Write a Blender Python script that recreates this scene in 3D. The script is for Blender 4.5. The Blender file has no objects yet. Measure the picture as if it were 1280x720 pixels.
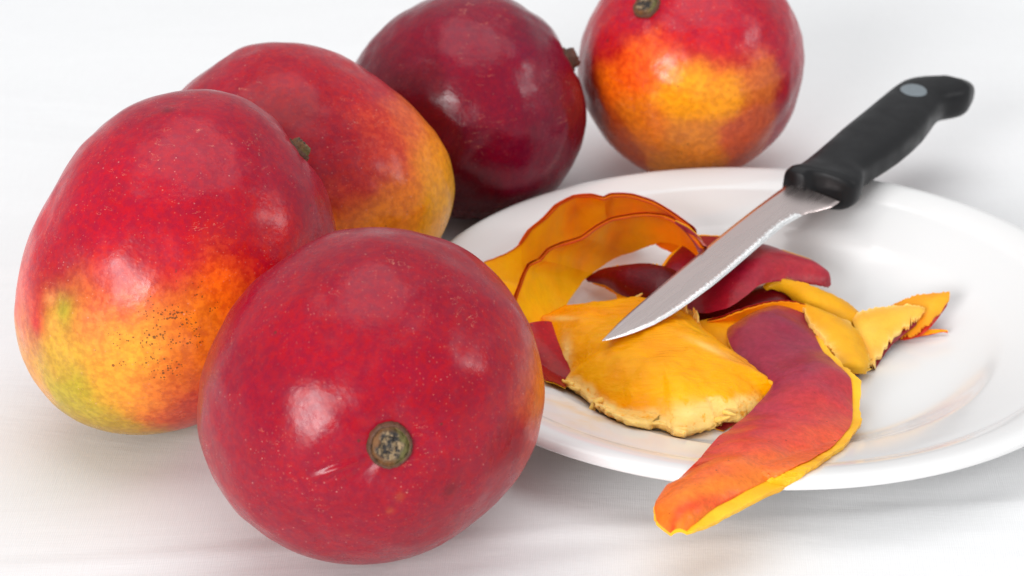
import bpy, bmesh, math, random
import numpy as np
from mathutils import Vector, Matrix, noise
random.seed(7)
S = bpy.context.scene
C = S.collection

# ------------------------------------------------------------------ camera
CAM_H, PITCH, F = 0.484486, 0.456126, 3500.0
cd = bpy.data.cameras.new('camera'); cam = bpy.data.objects.new('camera', cd); C.objects.link(cam)
cam.location = (0, 0, CAM_H); cam.rotation_euler = (math.pi/2-PITCH, 0, 0)
cd.sensor_width = 36; cd.lens = F/1280*36; cd.clip_start = .01; cd.clip_end = 30
cd.dof.use_dof = True; cd.dof.focus_distance = 0.945; cd.dof.aperture_fstop = 18
S.camera = cam
# ------------------------------------------------------------------ light: white studio, two soft boxes
w = bpy.data.worlds.new('World'); S.world = w; w.use_nodes = True
w.node_tree.nodes['Background'].inputs[0].default_value = (0.97, 0.985, 1, 1)
w.node_tree.nodes['Background'].inputs[1].default_value = 0.60
def area(name, loc, tgt, sx, sy, power, col=(1, 1, 1), shape='ELLIPSE'):
    l = bpy.data.lights.new(name, 'AREA'); l.shape = shape; l.size = sx; l.size_y = sy
    l.energy = power; l.color = col
    o = bpy.data.objects.new(name, l); C.objects.link(o); o.location = loc
    o.rotation_euler = (Vector(tgt)-Vector(loc)).to_track_quat('-Z', 'Y').to_euler()
    return o
area('softbox_key', (-2.08, -2.95, 1.54), (0.0, 0.92, 0.05), 2.0, 1.7, 175, (1, 1, 1))
area('softbox_side', (1.25, 0.80, 0.75), (0.0, 0.92, 0.04), .28, .36, 2.4, (1, 1, 1))
area('softbox_overhead', (0.0, 1.15, 3.0), (0.0, 1.0, 0.0), 3.4, 2.8, 40.0, (1, 1, 1), 'ELLIPSE')
vs = S.view_settings
vs.view_transform = 'Standard'; vs.look = 'None'; vs.exposure = 0.0; vs.gamma = 1; vs.use_curve_mapping = False

# ------------------------------------------------------------------ helpers
SP, CP = math.sin(PITCH), math.cos(PITCH)
CAM = np.array([0, 0, CAM_H])
def ray(px, py):
    u, v = (px-640)/F, (py-360)/F
    d = np.array([u, CP-v*SP, -SP-v*CP]); return d/np.linalg.norm(d)
def at(px, py, z):
    d = ray(px, py); return CAM+d*((z-CAM_H)/d[2])
def proj(P):
    d = np.asarray(P)-CAM; y = d[1]*SP+d[2]*CP; ww = d[1]*CP-d[2]*SP
    return np.array([640+F*d[0]/ww, 360-F*y/ww])
def lin(c):
    return tuple(((v/255)/12.92 if v/255 <= .04045 else ((v/255+.055)/1.055)**2.4) for v in c)
def sm(a, b, x):
    t = min(1, max(0, (x-a)/(b-a))); return t*t*(3-2*t)

def mesh_obj(name, verts, faces, mats, parent=None, smooth=True, fm=None):
    me = bpy.data.meshes.new(name); me.from_pydata([tuple(v) for v in verts], [], faces); me.update()
    for m in (mats if isinstance(mats, (list, tuple)) else [mats]): me.materials.append(m)
    if fm: me.polygons.foreach_set('material_index', fm)
    me.polygons.foreach_set('use_smooth', [smooth]*len(me.polygons))
    o = bpy.data.objects.new(name, me); C.objects.link(o)
    if parent: o.parent = parent; o.matrix_parent_inverse = Matrix.Translation(-parent.location)
    return o
def thing(name, label, cat, loc, group=None):
    o = bpy.data.objects.new(name, None); C.objects.link(o); o.location = loc
    o.empty_display_size = .01
    o['label'] = label; o['category'] = cat
    if group: o['group'] = group
    return o
def recalc(o):
    bm = bmesh.new(); bm.from_mesh(o.data); bmesh.ops.recalc_face_normals(bm, faces=bm.faces); bm.to_mesh(o.data); bm.free()
def set_col(o, name, cols):
    a = o.data.color_attributes.new(name, 'FLOAT_COLOR', 'POINT')
    a.data.foreach_set('color', np.asarray(cols, dtype=np.float32).ravel())

# ---- node helpers
def mat(name):
    m = bpy.data.materials.new(name); m.use_nodes = True; nt = m.node_tree
    return m, nt, nt.nodes['Principled BSDF']
class N:
    def __init__(s, nt): s.nt = nt
    def __call__(s, t, **kw):
        n = s.nt.nodes.new(t)
        for k, v in kw.items():
            if k.startswith('i_'):
                key = k[2:]; key = int(key) if key.isdigit() else key.replace('_', ' ')
                n.inputs[key].default_value = v
            else: setattr(n, k, v)
        return n
    def L(s, a, b): s.nt.links.new(a, b)
    def math(s, op, a, b=None, clamp=False):
        n = s.nt.nodes.new('ShaderNodeMath'); n.operation = op; n.use_clamp = clamp
        for i, v in enumerate((a, b)):
            if v is None: continue
            if isinstance(v, (int, float)): n.inputs[i].default_value = v
            else: s.L(v, n.inputs[i])
        return n.outputs[0]
    def ramp(s, v, a, b, lo=0., hi=1.):
        n = s.nt.nodes.new('ShaderNodeMapRange'); n.interpolation_type = 'SMOOTHSTEP'
        s.L(v, n.inputs[0]); n.inputs[1].default_value = a; n.inputs[2].default_value = b
        n.inputs[3].default_value = lo; n.inputs[4].default_value = hi; return n.outputs[0]
    def mix(s, f, a, b, mode='MIX'):
        n = s.nt.nodes.new('ShaderNodeMix'); n.data_type = 'RGBA'; n.blend_type = mode; n.clamp_factor = True
        for i, v in ((0, f), (6, a), (7, b)):
            if isinstance(v, (int, float)): n.inputs[i].default_value = v
            elif isinstance(v, tuple): n.inputs[i].default_value = (*v[:3], 1)
            else: s.L(v, n.inputs[i])
        return n.outputs[2]
    def noise(s, vec, scale, detail=4, rough=.55, out=0, dist=0.):
        n = s.nt.nodes.new('ShaderNodeTexNoise'); s.L(vec, n.inputs['Vector'])
        n.inputs['Scale'].default_value = scale; n.inputs['Detail'].default_value = detail
        n.inputs['Roughness'].default_value = rough; n.inputs['Distortion'].default_value = dist
        return n.outputs[out]
    def coords(s, sc=(1, 1, 1), rot=(0, 0, 0)):
        t = s.nt.nodes.new('ShaderNodeTexCoord'); m = s.nt.nodes.new('ShaderNodeMapping')
        s.L(t.outputs['Object'], m.inputs[0]); m.inputs['Scale'].default_value = sc; m.inputs['Rotation'].default_value = rot
        return m.outputs[0]
    def bump(s, h, strength, dist, prev=None):
        b = s.nt.nodes.new('ShaderNodeBump'); s.L(h, b.inputs['Height'])
        b.inputs['Strength'].default_value = strength; b.inputs['Distance'].default_value = dist
        if prev is not None: s.L(prev, b.inputs['Normal'])
        return b.outputs[0]

# ------------------------------------------------------------------ materials
def fruit_skin(name, spot=0.42, rough=.28, haze=.13, fine=True):
    m, nt, p = mat(name); n = N(nt); v = n.coords()
    ca = n('ShaderNodeVertexColor', layer_name='skin'); base = ca.outputs[0]; msk = ca.outputs[1]
    # mottling of the blush
    m1 = n.noise(v, 55, 6, .62); m2 = n.noise(v, 420, 4, .6)
    hs = n('ShaderNodeHueSaturation'); n.L(base, hs.inputs['Color'])
    n.L(n.ramp(m1, .25, .75, .90, 1.08), hs.inputs['Value']); n.L(n.ramp(m2, .3, .7, .496, .503), hs.inputs['Hue'])
    base = hs.outputs[0]
    g = n.ramp(m2, .35, .65, .86, 1.13); hb = n('ShaderNodeHueSaturation'); n.L(base, hb.inputs['Color']); n.L(g, hb.inputs['Value'])
    base = hb.outputs[0]
    # waxy bloom, patchy: pale and rough where the wax is left
    wx = n.noise(v, 30, 7, .66, dist=.6); wx = n.ramp(wx, .50, .70)
    grain = n.noise(v, 900, 3, .7)
    wxg = n.math('MULTIPLY', wx, n.ramp(grain, .38, .66, .2, 1.0))
    base = n.mix(n.math('MULTIPLY', wxg, haze), base, (.42, .13, .17))
    # lenticels: tiny pale dots
    vo = n('ShaderNodeTexVoronoi', feature='F1'); n.L(v, vo.inputs['Vector']); vo.inputs['Scale'].default_value = 560
    sel = n('ShaderNodeSeparateColor'); n.L(vo.outputs['Color'], sel.inputs[0])
    rad = n.ramp(sel.outputs[0], .3, 1., 0., .155)
    dot = n.math('LESS_THAN', vo.outputs['Distance'], rad)
    zone = n.ramp(n.noise(v, 30, 4), .40, .62, .08, 1)
    base = n.mix(n.math('MULTIPLY', n.math('MULTIPLY', dot, zone), spot), base, (.80, .40, .33))
    vo4 = n('ShaderNodeTexVoronoi', feature='F1'); n.L(v, vo4.inputs['Vector']); vo4.inputs['Scale'].default_value = 1000
    s4 = n('ShaderNodeSeparateColor'); n.L(vo4.outputs['Color'], s4.inputs[0])
    d4 = n.math('LESS_THAN', vo4.outputs['Distance'], n.ramp(s4.outputs[0], .4, 1., 0., .24))
    base = n.mix(n.math('MULTIPLY', n.math('MULTIPLY', d4, n.ramp(n.noise(v, 35, 3), .40, .6, .15, 1)), spot*.8), base, (.70, .20, .14))
    # brown freckles and a few dark specks
    vo2 = n('ShaderNodeTexVoronoi', feature='F1'); n.L(v, vo2.inputs['Vector']); vo2.inputs['Scale'].default_value = 165
    s2 = n('ShaderNodeSeparateColor'); n.L(vo2.outputs['Color'], s2.inputs[0])
    d2 = n.math('LESS_THAN', vo2.outputs['Distance'], n.ramp(s2.outputs[1], .86, 1., 0., .10))
    base = n.mix(n.math('MULTIPLY', d2, .7), base, (.10, .02, .012))
    # dense black specks where the mask asks for them
    vo3 = n('ShaderNodeTexVoronoi', feature='F1', i_Randomness=1.); nv = n.noise(v, 300, 2, out=1)
    mv = n('ShaderNodeMix', data_type='VECTOR'); mv.inputs[0].default_value = .0018; n.L(v, mv.inputs[4]); n.L(nv, mv.inputs[5])
    n.L(mv.outputs[1], vo3.inputs['Vector']); vo3.inputs['Scale'].default_value = 1300
    s3 = n('ShaderNodeSeparateColor'); n.L(vo3.outputs['Color'], s3.inputs[0])
    r3 = n.math('MULTIPLY', n.ramp(s3.outputs[0], .3, 1, 0, .62), n.math('MULTIPLY', msk, n.ramp(n.noise(v, 150, 3), .44, .60)))
    d3 = n.math('LESS_THAN', vo3.outputs['Distance'], r3)
    base = n.mix(n.math('MULTIPLY', d3, .75), base, (.06, .03, .01))
    # hairline scratches
    sv = n.coords((60, 60, 260), (.5, .9, .3)); sc = n.noise(sv, 3.2, 2, .5, dist=.3)
    scr = n.math('LESS_THAN', n.math('ABSOLUTE', n.math('SUBTRACT', sc, .655)), .0045)
    scr = n.math('MULTIPLY', scr, n.ramp(n.noise(v, 40, 2), .54, .60))
    base = n.mix(n.math('MULTIPLY', scr, .6), base, (.75, .30, .20))
    n.L(base, p.inputs['Base Color'])
    ro = n.ramp(n.noise(v, 95, 5, .65), .3, .75, rough-.06, rough+.12)
    ro = n.math('ADD', ro, n.math('MULTIPLY', wxg, .22)); n.L(ro, p.inputs['Roughness'])
    p.inputs['Specular IOR Level'].default_value = .25
    p.inputs['Coat Weight'].default_value = .10; p.inputs['Coat Roughness'].default_value = .18
    p.inputs['Subsurface Weight'].default_value = .06; p.inputs['Subsurface Radius'].default_value = (1, .25, .1); p.inputs['Subsurface Scale'].default_value = .004
    b1 = n.bump(n.noise(v, 34, 3, .5), .25, .0022)
    b2 = n.bump(n.noise(v, 260, 5, .65), .42, .00035, b1)
    b3 = n.bump(vo.outputs['Distance'], .16, .0003, b2)
    n.L(b3, p.inputs['Normal']); 
    return m
M_SKIN = fruit_skin('mango_skin_waxy')
M_SKIN_DARK = fruit_skin('mango_skin_dark_bloom', spot=.15, rough=.22, haze=.08)

def stem_mat():
    m, nt, p = mat('stem_woody'); n = N(nt); v = n.coords()
    a = n.noise(v, 420, 5, .65); b = n.noise(v, 120, 3, .5)
    ca = n('ShaderNodeVertexColor', layer_name='pit')
    c = n.mix(n.ramp(a, .42, .66, 0, .6), ca.outputs[0], (.05, .026, .014))
    c = n.mix(ca.outputs[1], c, n.mix(n.ramp(a, .44, .62), (.018, .014, .013), (.34, .23, .12)))
    n.L(c, p.inputs['Base Color']); p.inputs['Roughness'].default_value = .6
    n.L(n.bump(a, .8, .0012), p.inputs['Normal']); return m
M_STEM = stem_mat()

def peel_skin_mat():
    m, nt, p = mat('peel_skin'); n = N(nt); v = n.coords()
    ca = n('ShaderNodeVertexColor', layer_name='skin'); base = ca.outputs[0]
    m1 = n.noise(v, 120, 6, .65); hs = n('ShaderNodeHueSaturation'); n.L(base, hs.inputs['Color'])
    n.L(n.ramp(m1, .25, .75, .90, 1.10), hs.inputs['Value']); n.L(n.ramp(n.noise(v, 60, 3), .3, .7, .497, .503), hs.inputs['Hue']); base = hs.outputs[0]
    vo = n('ShaderNodeTexVoronoi'); n.L(v, vo.inputs['Vector']); vo.inputs['Scale'].default_value = 600
    s = n('ShaderNodeSeparateColor'); n.L(vo.outputs['Color'], s.inputs[0])
    d = n.math('LESS_THAN', vo.outputs['Distance'], n.ramp(s.outputs[0], .55, 1, 0, .13))
    base = n.mix(n.math('MULTIPLY', d, .22), base, (.8, .35, .25))
    d2 = n.math('LESS_THAN', vo.outputs['Distance'], n.ramp(s.outputs[1], .88, 1, 0, .22))
    base = n.mix(n.math('MULTIPLY', d2, .6), base, (.07, .015, .01))
    n.L(base, p.inputs['Base Color']); p.inputs['Roughness'].default_value = .33; p.inputs['Specular IOR Level'].default_value = .24
    p.inputs['Subsurface Weight'].default_value = .12; p.inputs['Subsurface Radius'].default_value = (1, .3, .1); p.inputs['Subsurface Scale'].default_value = .003
    hs2 = n('ShaderNodeHueSaturation'); n.L(base, hs2.inputs['Color']); n.L(n.ramp(n.noise(v, 520, 5, .7), .3, .7, .86, 1.14), hs2.inputs['Value']); base = hs2.outputs[0]
    n.L(base, p.inputs['Base Color'])
    b = n.bump(n.noise(v, 130, 5, .6), .45, .0009); b = n.bump(n.noise(v, 700, 3, .6), .3, .0002, b)
    n.L(b, p.inputs['Normal']); return m
M_PSKIN = peel_skin_mat()

def flesh_mat(name, wet=.3, sss=.35, stri=(120, 900, 900), rot=(0, 0, .6), bstr=.45, bd=.0012, stria=.2, film=.06):
    m, nt, p = mat(name); n = N(nt); v = n.coords()
    ca = n('ShaderNodeVertexColor', layer_name='skin'); base = ca.outputs[0]; pale = ca.outputs[1]
    fv = n.coords(stri, rot); f = n.noise(fv, 1, 4, .6, dist=.4); b0 = n.noise(v, 130, 4, .6)
    hs = n('ShaderNodeHueSaturation'); n.L(base, hs.inputs['Color'])
    n.L(n.ramp(b0, .25, .75, .93, 1.07), hs.inputs['Value']); n.L(n.ramp(n.noise(v, 75, 4), .3, .7, .495, .505), hs.inputs['Hue']); base = hs.outputs[0]
    base = n.mix(n.ramp(f, .56, .80, 0, stria), base, (1.0, .53, .03))
    base = n.mix(n.ramp(f, .46, .25, 0, .20), base, (.85, .27, .002))
    pf = n.math('MULTIPLY', pale, n.ramp(n.noise(v, 240, 5, .65, dist=.8), .30, .48))
    base = n.mix(pf, base, (1.0, .73, .26))
    n.L(base, p.inputs['Base Color'])
    n.L(n.ramp(b0, .3, .7, wet-.05, wet+.15), p.inputs['Roughness'])
    p.inputs['Specular IOR Level'].default_value = .12
    p.inputs['Subsurface Weight'].default_value = sss; p.inputs['Subsurface Radius'].default_value = (1, .5, .15); p.inputs['Subsurface Scale'].default_value = .0022
    b = n.bump(f, bstr, bd); b = n.bump(n.noise(v, 420, 5, .65), .35, .0004, b)
    b = n.bump(pf, .25, .0005, b)
    p.inputs['Coat Weight'].default_value = film; p.inputs['Coat Roughness'].default_value = .08
    n.L(n.bump(n.noise(v, 420, 4, .6), 1., .0012), p.inputs['Coat Normal'])
    n.L(b, p.inputs['Normal']); return m
M_PFLESH = flesh_mat('peel_flesh', wet=.40, sss=.12, stri=(260, 260, 260), bstr=.3, bd=.0006)
M_SLAB = flesh_mat('pulp_fibrous', wet=.30, sss=.15, film=.12, stri=(55, 330, 330), rot=(0, 0, -.95), bstr=.55, bd=.0016, stria=.28)

def ceramic():
    m, nt, p = mat('white_glazed_porcelain'); n = N(nt); v = n.coords()
    p.inputs['Base Color'].default_value = (.76, .755, .75, 1)
    p.inputs['Roughness'].default_value = .10; p.inputs['Specular IOR Level'].default_value = .5
    n.L(n.ramp(n.noise(v, 28, 4), .3, .7, .09, .16), p.inputs['Roughness'])
    # thin smears of orange juice, with the pulp slice's peach reflection painted in
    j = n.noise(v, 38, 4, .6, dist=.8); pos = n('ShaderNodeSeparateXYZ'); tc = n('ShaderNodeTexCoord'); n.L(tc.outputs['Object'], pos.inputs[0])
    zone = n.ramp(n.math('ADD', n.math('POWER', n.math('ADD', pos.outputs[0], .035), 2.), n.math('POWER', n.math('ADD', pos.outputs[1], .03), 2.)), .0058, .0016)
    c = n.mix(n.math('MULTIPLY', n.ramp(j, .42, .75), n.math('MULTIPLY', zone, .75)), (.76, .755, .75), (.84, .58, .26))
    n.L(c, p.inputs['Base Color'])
    n.L(n.bump(n.noise(v, 45, 3, .5), .10, .0008), p.inputs['Normal'])
    return m
def cloth_mat():
    m, nt, p = mat('white_cotton_cloth'); n = N(nt); v = n.coords()
    nz = n.noise(v, 900, 3, .7)
    wx = n('ShaderNodeTexWave', wave_type='BANDS', bands_direction='X'); wy = n('ShaderNodeTexWave', wave_type='BANDS', bands_direction='Y')
    rv = n.coords((1, 1, 1), (0, 0, .06))
    for q in (wx, wy):
        n.L(rv, q.inputs[0]); q.inputs['Scale'].default_value = 420; q.inputs['Distortion'].default_value = 2.6; q.inputs['Detail'].default_value = 3; q.inputs['Detail Scale'].default_value = .6
    wv = n.math('MULTIPLY', n.math('ADD', wx.outputs[1], wy.outputs[1]), .5)
    thr = n.noise(n.coords((60, 1700, 1), (0, 0, .06)), 1, 3, .6); thr2 = n.noise(n.coords((1700, 60, 1), (0, 0, .06)), 1, 3, .6)
    t = n.math('MULTIPLY', n.math('ADD', thr, thr2), .5)
    c = n.mix(n.ramp(t, .36, .64), (.790, .791, .795), (.812, .815, .82))
    c = n.mix(n.ramp(wv, .1, .5, .10, 0), c, (.68, .67, .67))
    n.L(c, p.inputs['Base Color']); p.inputs['Roughness'].default_value = .88
    p.inputs['Specular IOR Level'].default_value = .05
    b = n.bump(wv, .22, .00012); b = n.bump(t, .4, .00018, b)
    cr = n.noise(n.coords((5, 16, 1), (0, 0, .25)), 1, 5, .55, dist=.6)
    b = n.bump(cr, .30, .004, b)
    n.L(b, p.inputs['Normal']); return m
def steel(name, rough, col):
    m, nt, p = mat(name); n = N(nt)
    tc = n('ShaderNodeTexCoord'); mp = n('ShaderNodeMapping'); n.L(tc.outputs['UV'], mp.inputs[0]); mp.inputs['Scale'].default_value = (25, 350, 1)
    g = n.noise(mp.outputs[0], 1, 3, .6)
    p.inputs['Metallic'].default_value = 1
    n.L(n.mix(n.ramp(g, .3, .7), tuple(x*.98 for x in col), col), p.inputs['Base Color'])
    n.L(n.ramp(g, .3, .7, rough-.02, rough+.03), p.inputs['Roughness'])
    pass; return m
def plastic():
    m, nt, p = mat('black_plastic'); n = N(nt); v = n.coords()
    p.inputs['Base Color'].default_value = (.008, .008, .009, 1); p.inputs['Specular IOR Level'].default_value = .25
    n.L(n.ramp(n.noise(v, 120, 4), .3, .7, .36, .50), p.inputs['Roughness'])
    n.L(n.bump(n.noise(v, 2600, 2), .25, .0001), p.inputs['Normal']); return m
def plain(name, col, rough=.4, metal=0.):
    m, nt, p = mat(name); n = N(nt); v = n.coords()
    g = n.noise(v, 500, 4); n.L(n.mix(g, tuple(x*.85 for x in col), tuple(min(1, x*1.1) for x in col)), p.inputs['Base Color'])
    p.inputs['Roughness'].default_value = rough; p.inputs['Metallic'].default_value = metal; return m

# ------------------------------------------------------------------ tablecloth (the setting)
def cloth():
    xs = np.concatenate([np.linspace(-2.2, -.45, 24), np.linspace(-.44, .5, 236), np.linspace(.52, 2.2, 24)])
    ys = np.concatenate([np.linspace(-1.2, .60, 24), np.linspace(.61, 1.5, 224), np.linspace(1.53, 3.2, 24)])
    A = at(0, 706, 0); B = at(350, 684, 0)
    dx, dy = B[0]-A[0], B[1]-A[1]; L = math.hypot(dx, dy)
    folds = [(A, dx/L, dy/L, .0012, .004)]
    A2 = at(1130, 640, 0); B2 = at(1280, 618, 0); d2 = B2-A2; L2 = math.hypot(d2[0], d2[1]); folds.append((A2, d2[0]/L2, d2[1]/L2, .0010, .006))
    vv = []
    for y in ys:
        for x in xs:
            z = .0011*noise.noise(Vector((x*4.2, y*6.5, 3)))+.0004*noise.noise(Vector((x*16, y*22, 8)))
            for (P, ux, uy, h, wd) in folds:
                s = -(x-P[0])*uy+(y-P[1])*ux
                s += .002*noise.noise(Vector((x*9, y*2, 1)))
                z += h*math.exp(-(s/wd)**2)*(.6+.5*noise.noise(Vector((x*7, 0, 5))))
            # keep the cloth pressed flat below the things that stand on it
            vv.append((x, y, z-.0012))
    nx = len(xs); ff = [(j*nx+i, j*nx+i+1, (j+1)*nx+i+1, (j+1)*nx+i) for j in range(len(ys)-1) for i in range(nx-1)]
    o = mesh_obj('tablecloth', vv, ff, cloth_mat()); o['kind'] = 'structure'
cloth()

# ------------------------------------------------------------------ plate
PC = np.array([0.09137, 0.92752, 0.0])
PROF = [(0, .005), (.03, .005), (.055, .005), (.068, .0052), (.076, .0062), (.083, .0088), (.0885, .0118), (.092, .0132), (.10, .0156), (.108, .0178), (.1125, .0189), (.1145, .0198), (.119, .0214), (.124, .0224), (.127, .0223), (.1292, .0212), (.13, .0196), (.1288, .0184),
        (.124, .0176), (.112, .0148), (.098, .0112), (.088, .0075), (.080, .0028), (.077, .0002), (.074, 0), (.072, .0006), (.070, .0022), (.04, .0025), (0, .0025)]
def plate_z(x, y):
    r = math.hypot(x-PC[0], y-PC[1])
    if r > .1295: return 0.0
    t = PROF[:17]
    for (a, za), (b, zb) in zip(t, t[1:]):
        if a <= r <= b: return za+(zb-za)*(r-a)/(b-a)
    return .0196
def crs(pts, n, tens=0.):
    """Catmull-Rom through rows of numbers, n samples per span"""
    P = [np.array(p, float) for p in pts]; P = [2*P[0]-P[1]]+P+[2*P[-1]-P[-2]]; out = []
    for i in range(1, len(P)-2):
        for k in range(n):
            t = k/n; a, b, c, d = P[i-1:i+3]
            out.append((1-tens)*.5*((2*b)+(-a+c)*t+(2*a-5*b+4*c-d)*t*t+(-a+3*b-3*c+d)*t**3)+tens*(b+(c-b)*t))
    out.append(P[-2]); return out
def plate():
    pr = crs(PROF, 3); pr[0][0] = pr[-1][0] = 0; nseg = 192; vv = []; ff = []
    for (r, z) in pr:
        r = max(r, 0.)
        for k in range(nseg):
            a = 2*math.pi*k/nseg; vv.append((PC[0]+r*math.cos(a), PC[1]+r*math.sin(a), max(z, 0)))
    for j in range(len(pr)-1):
        for k in range(nseg):
            k2 = (k+1) % nseg; ff.append((j*nseg+k, j*nseg+k2, (j+1)*nseg+k2, (j+1)*nseg+k))
    t = thing('plate', 'round white porcelain plate with a raised rim, holding the mango peels and the knife', 'plate', tuple(PC))
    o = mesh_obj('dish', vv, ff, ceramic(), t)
    bm = bmesh.new(); bm.from_mesh(o.data); bmesh.ops.remove_doubles(bm, verts=bm.verts, dist=1e-6); bmesh.ops.recalc_face_normals(bm, faces=bm.faces); bm.to_mesh(o.data); bm.free()
    # material coordinates centred on the plate
    o.data.transform(Matrix.Translation(-Vector(PC))); o.matrix_parent_inverse = Matrix.Identity(4)
plate()

# ------------------------------------------------------------------ mangoes
def sh(x, y, z):
    return (x*y, y*z, x*z, x*x-y*y, 3*z*z-1, x*(5*z*z-1), y*(5*z*z-1), z*(5*z*z-3), z*(x*x-y*y), x*y*z*2, x*(x*x-3*y*y), y*(3*x*x-y*y),
            x**4-6*x*x*y*y+y**4, 35*z**4-30*z*z+3, (x*x-y*y)*(7*z*z-1), x*y*(7*z*z-1))
MANGO = {
 'M1': dict(c=(-0.11763, 0.8853, 0.05745), r=0.05714, k=(0.0601, 0.0156, 0.1411, -0.007, 0.0221, -0.0054, 0.0247, 0.0205, -0.011, -0.0068, 0.0155, -0.0087, -0.0015, -0.0018, -0.0049, 0.0177),
   stem=(381, 179), stemr=.0052, mat=0, label='large mango at the left, red above, orange and green below with black specks',
   cols=[(210,140,165,25,50),(120,200,190,15,45),(80,280,195,20,45),(62,335,190,20,40),(260,200,175,20,48),(330,200,155,25,50),(380,240,145,20,50),(300,285,195,12,30),(200,300,200,20,40),(345,290,205,10,15),
         (235,335,220,45,30),(180,345,200,20,40),(140,372,222,50,40),(100,372,210,40,45),(180,385,240,130,50),(110,395,240,140,60),(285,355,240,100,10),(230,390,228,115,20),(170,430,240,160,45),(240,450,225,105,25),(310,325,220,40,18),(340,320,200,20,15),(60,350,200,30,40),(45,402,205,35,35),(30,400,228,110,70),
         (74,387,165,145,40),(62,440,205,160,50),(85,485,180,160,30),(110,515,175,155,35),(150,490,235,150,45),(200,500,225,115,40),(235,510,205,75,40),(130,530,185,140,40),(40,320,212,50,50),(27,350,222,85,70),(50,360,205,35,40),(68,420,225,165,50),(250,500,200,60,30),(35,450,220,150,60)],
   spots=[(78,388,.075,(165,155,40),.75),(46,404,.085,(205,22,32),.85),(40,378,.07,(215,60,50),.4),(61,374,.05,(238,150,90),.55),(66,402,.05,(240,165,70),.5),(209,139,.035,(90,15,30),.6),(214,129,.02,(100,20,30),.4)],
   specks=[(225,400,.30),(190,430,.22),(235,415,.2),(150,440,.18),(205,455,.2)]),
 'M2': dict(c=(-0.04561, 0.79743, 0.05426), r=0.05496, k=(0.0296, 0.0013, 0.0496, 0.0012, -0.0089, 0.0009, 0.0018, 0.0031, -0.001, -0.0024, 0.0059, -0.0002, -0.0009, 0.0014, -0.0011, 0.0007),
   stem=(489, 560), stemr=.0072, mat=0, label='crimson mango nearest the camera, its round brown stem scar facing the viewer',
   cols=[(465,340,150,18,42),(350,400,180,5,28),(300,500,150,8,42),(300,580,155,12,38),(450,480,185,4,32),(400,560,175,6,36),(600,450,172,6,28),(600,600,150,12,32),(450,660,150,12,36),(560,540,180,5,28),(661,450,185,50,38),(674,480,220,110,30),(672,430,200,80,50),(650,385,185,40,40),(560,350,160,18,38),(673,520,190,60,30),(630,570,155,12,32),(520,620,165,10,32),(270,450,140,12,45),(350,330,145,15,42)],
   spots=[(499,622,.030,(150,60,35),.6),(487,637,.022,(160,70,40),.6),(563,614,.050,(100,6,18),.6)], specks=[]),
 'M3': dict(c=(-0.08371, 0.9868, 0.04659), r=0.05349, k=(-0.0167, 0.0022, -0.0383, 0.0609, -0.036, -0.0147, 0.009, 0.029, -0.0043, -0.0057, 0.011, -0.0034, 0.01, -0.0, -0.0086, 0.0033),
   stem=None, mat=0, label='red mango with an orange and yellow right side, second row between two red mangoes',
   cols=[(300,90,160,18,35),(260,105,145,15,40),(380,90,178,28,38),(450,110,195,50,42),(350,150,160,10,22),(420,180,182,35,40),(480,155,205,70,40),(515,165,215,90,40),(540,192,232,135,30),(553,225,228,155,20),(562,255,215,160,45),(500,250,225,115,18),(450,220,188,38,22),(428,250,198,60,15),(430,275,212,115,18),(480,280,222,125,18),(540,280,222,150,18),(400,230,145,8,18),(470,200,200,65,35)],
   specks=[]),
 'M4': dict(c=(-0.01873, 1.06642, 0.04429), r=0.04852, k=(-0.0136, -0.0029, -0.0067, 0.0046, -0.0256, 0.0113, -0.0003, 0.0189, -0.0037, 0.0019, -0.0096, -0.0046, 0.002, -0.0, -0.0037, 0.0035),
   stem=(716, 72), stemr=.0054, mat=1, label='darkest wine red mango with a bluish bloom at the back, left of the orange mango',
   cols=[(600,100,150,4,42),(500,60,130,10,36),(600,30,150,14,45),(680,60,125,20,52),(600,180,100,2,28),(680,180,110,4,42),(520,120,112,3,18),(650,130,140,4,46),(700,100,120,4,32),(560,230,80,1,10),(610,130,165,4,46)],
   specks=[]),
 'M5': dict(c=(0.07563, 1.10134, 0.04825), r=0.04762, k=(0.0096, -0.0046, 0.0127, -0.0074, -0.0029, 0.0005, -0.0031, -0.0073, 0.0016, -0.0009, 0.001, 0.0015, 0.0002, 0.0006, 0.0001, 0.0007),
   stem=(806, 4), stemr=.0060, mat=0, label='orange mango with a red top standing behind the plate, farthest from the camera',
   cols=[(800,20,195,10,38),(860,20,200,10,38),(940,30,195,28,48),(765,55,212,12,14),(740,60,190,10,25),(850,55,222,45,40),(900,65,218,55,45),(935,55,195,50,45),(755,100,232,100,10),(850,105,245,155,22),(900,110,240,150,28),(950,100,212,105,45),(985,75,185,45,55),(990,120,165,48,48),(800,150,225,115,22),(860,180,215,125,38),(940,160,202,85,45),(738,110,185,45,10),(760,150,185,78,20),(820,75,232,90,25),(790,80,232,85,15)],
   specks=[(860,185,.14),(840,190,.12)]),
}
def ripe(c, key):
    """the red blush of these fruits is a deep, slightly bluish crimson"""
    k = 1-sm(30, 90, c[1]); r, g, b = c
    t = {'M4': (108, 0, 30), 'M2': (146, 0, 32)}.get(key, (156, 0, 31))
    h = (.75 if key == 'M2' else .6)*k
    return (r+(t[0]-r)*h, g*(1-.85*k), b+(t[2]-b)*h)
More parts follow.
